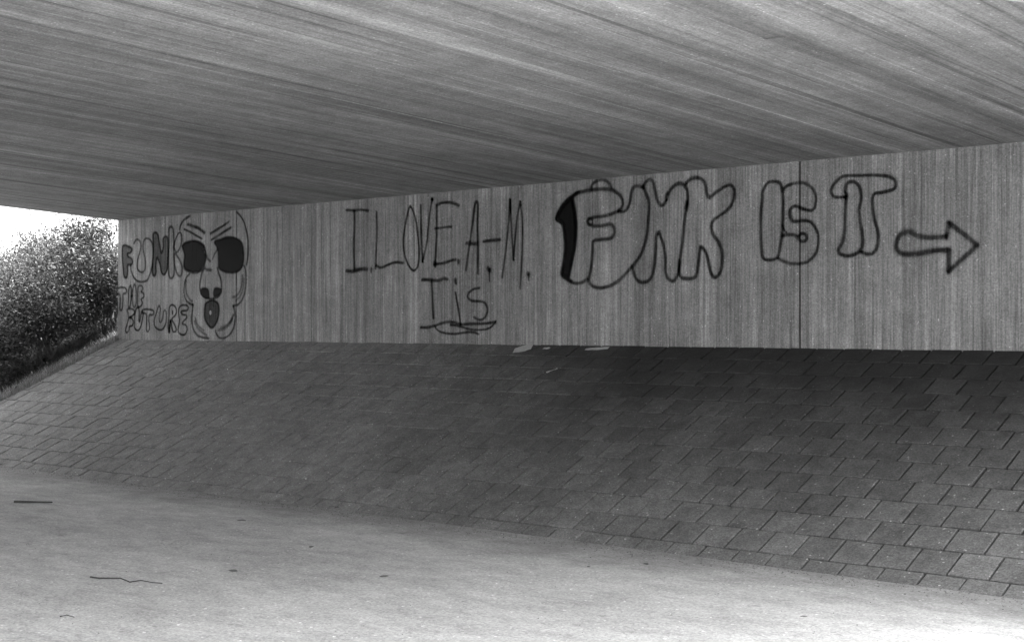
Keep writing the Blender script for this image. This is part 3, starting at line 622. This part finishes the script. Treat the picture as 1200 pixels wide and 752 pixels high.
# ------------------------------------------------------------------ graffiti: thin skins of paint on the wall, traced in metres
def smooth_line(pts, closed, step):
    n = len(pts)
    if n < 3:
        a, b = pts[0], pts[-1]
        k = max(2, int(math.dist(a, b) / step))
        return [(a[0] + (b[0] - a[0]) * i / k, a[1] + (b[1] - a[1]) * i / k) for i in range(k + 1)]
    out = []
    segs = n if closed else n - 1
    for i in range(segs):
        p = [pts[(i + k) % n] if closed else pts[min(max(i + k, 0), n - 1)] for k in (-1, 0, 1, 2)]
        k = max(2, int(math.dist(p[1], p[2]) / step))
        for j in range(k):
            t = j / k
            q = []
            for c in (0, 1):
                a, b, d, e = (p[m][c] for m in range(4))
                q.append(.5 * (2 * b + (d - a) * t + (2 * a - 5 * b + 4 * d - e) * t * t + (3 * b - a - 3 * d + e) * t ** 3))
            out.append(tuple(q))
    if not closed: out.append(pts[-1])
    return out

layer = [0]
def paint_obj(name, items):
    V, F, UV, MI, mats = [], [], [], [], []
    layer[0] = 0
    for kind, w, closed, ink, pts in items:
        layer[0] += 1
        y = WALL - .0042 - .00035 * layer[0]
        mt = paint(ink, kind)
        if mt not in mats: mats.append(mt)
        mi = mats.index(mt)
        if kind in ('fill', 'pale'):
            q = smooth_line(pts, True, .03)
            b = len(V)
            V += [(p[0], y, p[1]) for p in q]
            F.append(tuple(range(b, b + len(q)))); UV += [(.0, 0)] * len(q); MI.append(mi)
            continue
        q = smooth_line(pts, closed, max(w * .35, .012))
        n = len(q)
        hw_ = w * 1.22
        rows = []
        for i in range(n):
            a = q[(i - 1) % n] if closed else q[max(i - 1, 0)]
            c_ = q[(i + 1) % n] if closed else q[min(i + 1, n - 1)]
            dx, dz = c_[0] - a[0], c_[1] - a[1]
            L = math.hypot(dx, dz) or 1
            rows.append((q[i], (-dz / L, dx / L), (dx / L, dz / L)))
        wid = lambda i: hw_ * (1 + .16 * noise.noise(Vector((q[i][0] * 4, q[i][1] * 4, 1.7))))
        base = len(V); R = []
        def row(p, nrm, h, rads, yy):
            b = len(V)
            for s_, r in zip((-1, 0, 1), rads):
                V.append((p[0] + nrm[0] * h * s_, yy, p[1] + nrm[1] * h * s_)); R.append(r)
            return b
        starts = []
        if not closed:
            p, nm, tg = rows[0]; starts.append(row((p[0] - tg[0] * hw_ * .8, p[1] - tg[1] * hw_ * .8), nm, hw_ * .7, (1, 1, 1), y))
        for i, (p, nm, tg) in enumerate(rows):
            starts.append(row(p, nm, wid(i), (1, 0, 1), y - .0003 * i / n))
        if not closed:
            p, nm, tg = rows[-1]; starts.append(row((p[0] + tg[0] * hw_ * .8, p[1] + tg[1] * hw_ * .8), nm, hw_ * .7, (1, 1, 1), y - .0003))
        pairs = list(zip(starts, starts[1:]))
        if closed: pairs.append((starts[-1], starts[0]))
        for a, b in pairs:
            for k in (0, 1):
                ids = (a + k, b + k, b + k + 1, a + k + 1)
                F.append(ids); UV += [(R[i - base], 0) for i in ids]; MI.append(mi)
    me = bpy.data.meshes.new(name)
    me.from_pydata(V, [], F)
    for mt in mats: me.materials.append(mt)
    me.polygons.foreach_set('material_index', MI)
    uvl = me.uv_layers.new(name='UVMap')
    for i, u in enumerate(UV): uvl.data[i].uv = u
    me.update()
    o = bpy.data.objects.new(name, me)
    COL.objects.link(o)
    return o
face_obj = None
for part, label, parent, items in GRAFFITI:
    o = paint_obj(part, items)
    o['label'] = label
    if part == 'graffiti_face': face_obj = o
    if parent == 'face': o.parent = face_obj
    else: into(o, wall_main)

# ------------------------------------------------------------------ bushes
def tube(v, f, pts, r0, r1, n=5):
    k = len(pts)
    b = len(v)
    for i, p in enumerate(pts):
        p = Vector(p)
        d = (Vector(pts[min(i + 1, k - 1)]) - Vector(pts[max(i - 1, 0)])).normalized()
        u = d.orthogonal().normalized(); w = d.cross(u)
        r = r0 + (r1 - r0) * i / (k - 1)
        for j in range(n):
            a = 2 * math.pi * j / n
            v.append(tuple(p + u * math.cos(a) * r + w * math.sin(a) * r))
    for i in range(k - 1):
        for j in range(n):
            a = b + i * n + j; c_ = b + i * n + (j + 1) % n
            f.append((a, c_, c_ + n, a + n))

def bush(x, y, top, rad, leaves, label, seed, leaf=.029, group='bushes on the bank beyond the wall end'):
    rnd = random.Random(seed)
    z0 = bank_h(abs(y - MID), x) - .05
    root = empty('bush', (x, y, z0))
    tag(root, label, 'bush', group)
    H = top - z0
    sv, sf = [], []
    tips = []
    for k in range(rnd.randint(9, 13)):
        a = rnd.uniform(0, 2 * math.pi); rr = rad * rnd.uniform(.2, .95)
        tip = Vector((math.cos(a) * rr, math.sin(a) * rr, H * rnd.uniform(.62, 1.0) * (1 - .25 * (rr / rad) ** 2)))
        b0 = Vector((rnd.uniform(-.2, .2), rnd.uniform(-.2, .2), 0))
        pts = [b0.lerp(tip, t) + Vector((rnd.uniform(-.05, .05), rnd.uniform(-.05, .05), .14 * H * math.sin(t * 3.1))) * (1 if 0 < t < 1 else 0) for t in (0, .25, .5, .75, 1)]
        tube(sv, sf, pts, .022, .006)
        tips.append((pts, tip))
        for q in range(3):
            i = rnd.randint(1, 3)
            p0 = pts[i]
            p1 = p0 + Vector((rnd.uniform(-.5, .5) * rad, rnd.uniform(-.5, .5) * rad, rnd.uniform(.15, .5)))
            tube(sv, sf, [p0, p0.lerp(p1, .5) + Vector((0, 0, .05)), p1], .010, .004, 4)
            tips.append(([p0, p1], p1))
    o = mesh_obj('stems', sv, sf, M['bark'], root)
    lv, lf = [], []
    clumps = []
    for pts, tip in tips:
        clumps.append((tip, rnd.uniform(.16, .34)))
        m = pts[len(pts) // 2]
        clumps.append((m + Vector((rnd.uniform(-.2, .2), rnd.uniform(-.2, .2), rnd.uniform(-.1, .2))), rnd.uniform(.16, .34)))
    for k in range(16):
        a = rnd.uniform(0, 6.283); rr = rad * math.sqrt(rnd.random())
        clumps.append((Vector((math.cos(a) * rr, math.sin(a) * rr, H * rnd.uniform(.08, .8))), rnd.uniform(.2, .4)))
    for k in range(leaves):
        c_, r = rnd.choice(clumps)
        p = c_ + Vector((rnd.gauss(0, 1), rnd.gauss(0, 1), rnd.gauss(0, .9))) * r * .62
        if p.z < .02: continue
        L = leaf * rnd.uniform(.6, 1.5); W_ = L * rnd.uniform(.28, .5)
        d = Vector((rnd.gauss(0, 1), rnd.gauss(0, 1), rnd.gauss(-.2, .7))).normalized()
        u = d.cross(Vector((rnd.gauss(0, .5), rnd.gauss(0, .5), 1))).normalized()
        nn = d.cross(u)
        b = len(lv)
        lv += [tuple(p - d * L), tuple(p + u * W_ + nn * .15 * W_), tuple(p + d * L), tuple(p - u * W_ + nn * .15 * W_)]
        lf.append((b, b + 1, b + 2, b + 3))
    mesh_obj('foliage', lv, lf, M['leaf'], root)
    return root

BUSHES = [
    (-20.55, 10.75, 1.95, .85, 13000, 'low dark bush nearest the far end of the paved slope'),
    (-20.45, 12.0, 2.4, .80, 13000, 'dense dark bush beside the foot of the wall end'),
    (-21.2, 13.4, 3.5, .80, 13000, 'tall speckled bush right against the end of the wall'),
    (-20.1, 12.75, 2.75, .5, 9000, 'narrow dark bush squeezed against the edge of the wall'),
    (-22.4, 11.6, 2.4, 1.1, 12000, 'broad bush behind the low dark bush at the left edge'),
    (-22.7, 12.9, 2.95, 1.0, 11000, 'bush with a feathery top in the middle of the thicket'),
    (-24.0, 14.5, 3.25, .8, 7000, 'taller thin topped bush behind the thicket near the wall'),
    (-25.2, 13.0, 3.0, 1.2, 6000, 'pale bush at the back left of the thicket'),
    (-26.0, 14.7, 3.4, 1.0, 5000, 'pale bush at the back centre of the thicket against the white sky'),
    (-23.6, 10.5, 2.3, 1.0, 5000, 'bush low on the bank just outside the left edge of the view'),
    (-26.2, 11.4, 2.6, 1.1, 4000, 'farthest bush low on the bank outside the left edge of the view'),
    (-27.5, 16.3, 3.45, .9, 5000, 'pale bush at the back right of the thicket against the white sky'),
]
for k, b in enumerate(BUSHES):
    bush(*b, seed=100 + k)

# dry grass fringe along the far edge of the paving
def grass():
    rnd = random.Random(9)
    v, f = [], []
    for k in range(9000):
        s = rnd.uniform(-.2, 3.9)
        x = XL - abs(rnd.gauss(0, .16)) + rnd.uniform(0, .09)
        y = WALL - s * COSA
        z = TOPB - s * SINA - .01 if s < 3.8 else 0
        h = rnd.uniform(.03, .13) * (1 if x < XL else .5); a = rnd.uniform(0, 6.283); lean = rnd.uniform(.2, 1.4)
        dx, dy = math.cos(a), math.sin(a)
        w = .004
        b = len(v)
        v += [(x - dy * w, y + dx * w, z), (x + dy * w, y - dx * w, z), (x + dx * h * lean, y + dy * h * lean, z + h)]
        f.append((b, b + 1, b + 2))
    o = mesh_obj('leaf_litter', v, f, M['litter'])
    tag(o, 'ragged fringe of dead grass over the far edge of the slabs', 'dead grass', kind='stuff')
    v, f = [], []
    for k in range(16000):
        x = XL - .1 - abs(rnd.gauss(0, 2.2)); y = rnd.uniform(9, 16)
        z = bank_h(y - MID, x) - .02
        h = rnd.uniform(.03, .12); a = rnd.uniform(0, 6.283); lean = rnd.uniform(.1, .9)
        dx, dy = math.cos(a), math.sin(a); w = .006
        b = len(v)
        v += [(x - dy * w, y + dx * w, z), (x + dy * w, y - dx * w, z), (x + dx * h * lean, y + dy * h * lean, z + h)]
        f.append((b, b + 1, b + 2))
    tag(mesh_obj('grass', v, f, M['grass']), 'short dark grass under the bushes on the bank', 'grass', kind='stuff')
grass()

# ------------------------------------------------------------------ small things lying about
def scrap(x, s, w, h, label, seed, rot):
    rnd = random.Random(seed)
    m = slope_matrix(x, s, 1, .004, (0, 0, rot))
    nxx, nyy = 6, 3
    v, f = [], []
    for lay in (0.0015, 0):
        for j in range(nyy + 1):
            for i in range(nxx + 1):
                jx = rnd.uniform(-.1, .1) * w / nxx if lay else 0
                tx = (i / nxx - .5) * w + jx; ty = (j / nyy - .5) * h * (1 - .5 * abs(i / nxx - .5)) + rnd.uniform(-.1, .1) * h / nyy
                v.append(tuple(m @ Vector((tx, ty, lay + .006 * (1 + noise.noise(Vector((tx * 30, ty * 30, seed)))) * 1.2))))
    N = (nxx + 1) * (nyy + 1)
    for j in range(nyy):
        for i in range(nxx):
            a = j * (nxx + 1) + i
            f.append((a, a + 1, a + nxx + 2, a + nxx + 1))
            f.append((N + a + nxx + 1, N + a + nxx + 2, N + a + 1, N + a))
    tag(mesh_obj('paper_scrap', v, f, M['paper']), label, 'paper scrap')

def ground_xy(px, py):
    """where things seen in the photograph lie on the ground, in metres"""
    c, s = math.cos(YAW), math.sin(YAW)
    d = 1667 * EYE / (py - 380); r = (px - 600) * d / 1667
    return (-c * d + s * r, s * d + c * r)
def slope_xs(px, py):
    c, s = math.cos(YAW), math.sin(YAW)
    a, b = (px - 600) / 1667, (380 - py) / 1667
    dx, dy = -c + s * a, s + c * a
    d = -(EYE + FOOT * TAN) / (b - TAN * dy)
    y = dy * d
    return dx * d, (WALL - y) / COSA
x, s = slope_xs(613, 409.5); scrap(x, s, .22, .20, 'crumpled pale paper scrap at the foot of the wall below the handwriting', 3, .5)
x, s = slope_xs(641, 409); scrap(x, s, .10, .05, 'tiny pale scrap between the two larger scraps at the wall foot', 4, 0)
x, s = slope_xs(700, 409.5); scrap(x, s, .30, .07, 'long thin pale scrap at the wall foot below the black sided F', 5, .15)
x, s = slope_xs(647, 435); scrap(x, s, .13, .035, 'narrow pale scrap lying a little down the dark slope', 6, .9)

def twig(pix, r, label):
    P = [ground_xy(*p) for p in pix]
    pts = [(p[0], p[1], .006 + .006 * (k % 2)) for k, p in enumerate(P)]
    v, f = [], []
    tube(v, f, pts, r, r * .5, 6)
    tag(mesh_obj('twig', v, f, M['twig'], smooth=True), label, 'twig')
twig([(106, 676.5), (116, 679), (126, 678), (141, 679), (152, 682.5), (165, 681.5), (178, 683), (190, 685)], .006, 'long crooked twig lying on the pale ground at lower left')
twig([(17, 588.5), (30, 589.2), (45, 588.8), (61, 589.5)], .016, 'straight dark stick lying on the ground near the left edge')
twig([(-4, 545), (8, 545.5), (18, 546.5)], .02, 'short dark stick at the slope foot on the left edge')
twig([(386, 595), (397, 596.5), (409, 597)], .018, 'short dark stick at the slope foot below the handwriting')
twig([(70, 723), (78, 722.5), (87, 723.8)], .004, 'tiny thin twig near the lower left corner')

def leaf_at(px, py, size, rot, label):
    x, y = ground_xy(px, py)
    v, f = [], []
    outl = [(-1, 0, .0), (-.5, .38, .15), (.1, .45, .2), (.6, .28, .12), (1, 0, .02), (.6, -.3, .14), (.1, -.42, .22), (-.5, -.36, .12)]
    for lay in (0, .08):
        v += [(x + size * (a * math.cos(rot) - b * math.sin(rot)), y + size * (a * math.sin(rot) + b * math.cos(rot)), .003 + size * (h * .6 + lay)) for a, b, h in outl]
        v.append((x, y, .003 + size * (.02 + lay)))
    for i in range(8):
        j = (i + 1) % 8
        f.append((9 + i, 9 + j, 17)); f.append((j, i, 8)); f.append((i, j, 9 + j, 9 + i))
    tag(mesh_obj('fallen_leaf', v, f, M['dead_leaf']), label, 'leaf')
leaf_at(273, 669, .040, .3, 'small dark fallen leaf on the ground right of the crooked twig')
leaf_at(450, 675.5, .034, 1.2, 'dark fallen leaf on the pale ground at lower centre')
leaf_at(365, 641, .036, 2.0, 'small dark fallen leaf on the ground between the handwriting and the lower edge')
leaf_at(942, 722.5, .022, .5, 'tiny dark fallen leaf on the brightest ground at lower right')
leaf_at(283, 610, .040, .7, 'small dark fallen leaf on the ground below the slope at left centre')
leaf_at(757, 661, .038, 2.6, 'small dark fallen leaf close to the slope foot right of centre')
leaf_at(690, 664, .022, 1.8, 'tiny dark leaf scrap just left of the leaf right of centre')

def grit():
    rnd = random.Random(33)
    v, f = [], []
    for k in range(2600):
        x = rnd.uniform(XL, -2)
        foot = rnd.random() < .75
        y = FOOT - abs(rnd.gauss(0, .16)) - .01 if foot else rnd.uniform(3.5, FOOT)
        r = rnd.uniform(.002, .007) * (1.2 if foot else .8)
        b = len(v)
        a0 = rnd.uniform(0, 6.28)
        for i in range(4):
            a = a0 + i * 1.571
            v.append((x + r * math.cos(a) * rnd.uniform(.7, 1.4), y + r * math.sin(a) * rnd.uniform(.7, 1.4), 0))
        v.append((x, y, r * rnd.uniform(.6, 1.1)))
        for i in range(4): f.append((b + i, b + (i + 1) % 4, b + 4))
    tag(mesh_obj('grit', v, f, M['dead_leaf']), 'loose grit gathered along the foot of the slope', 'grit', kind='stuff')
grit()
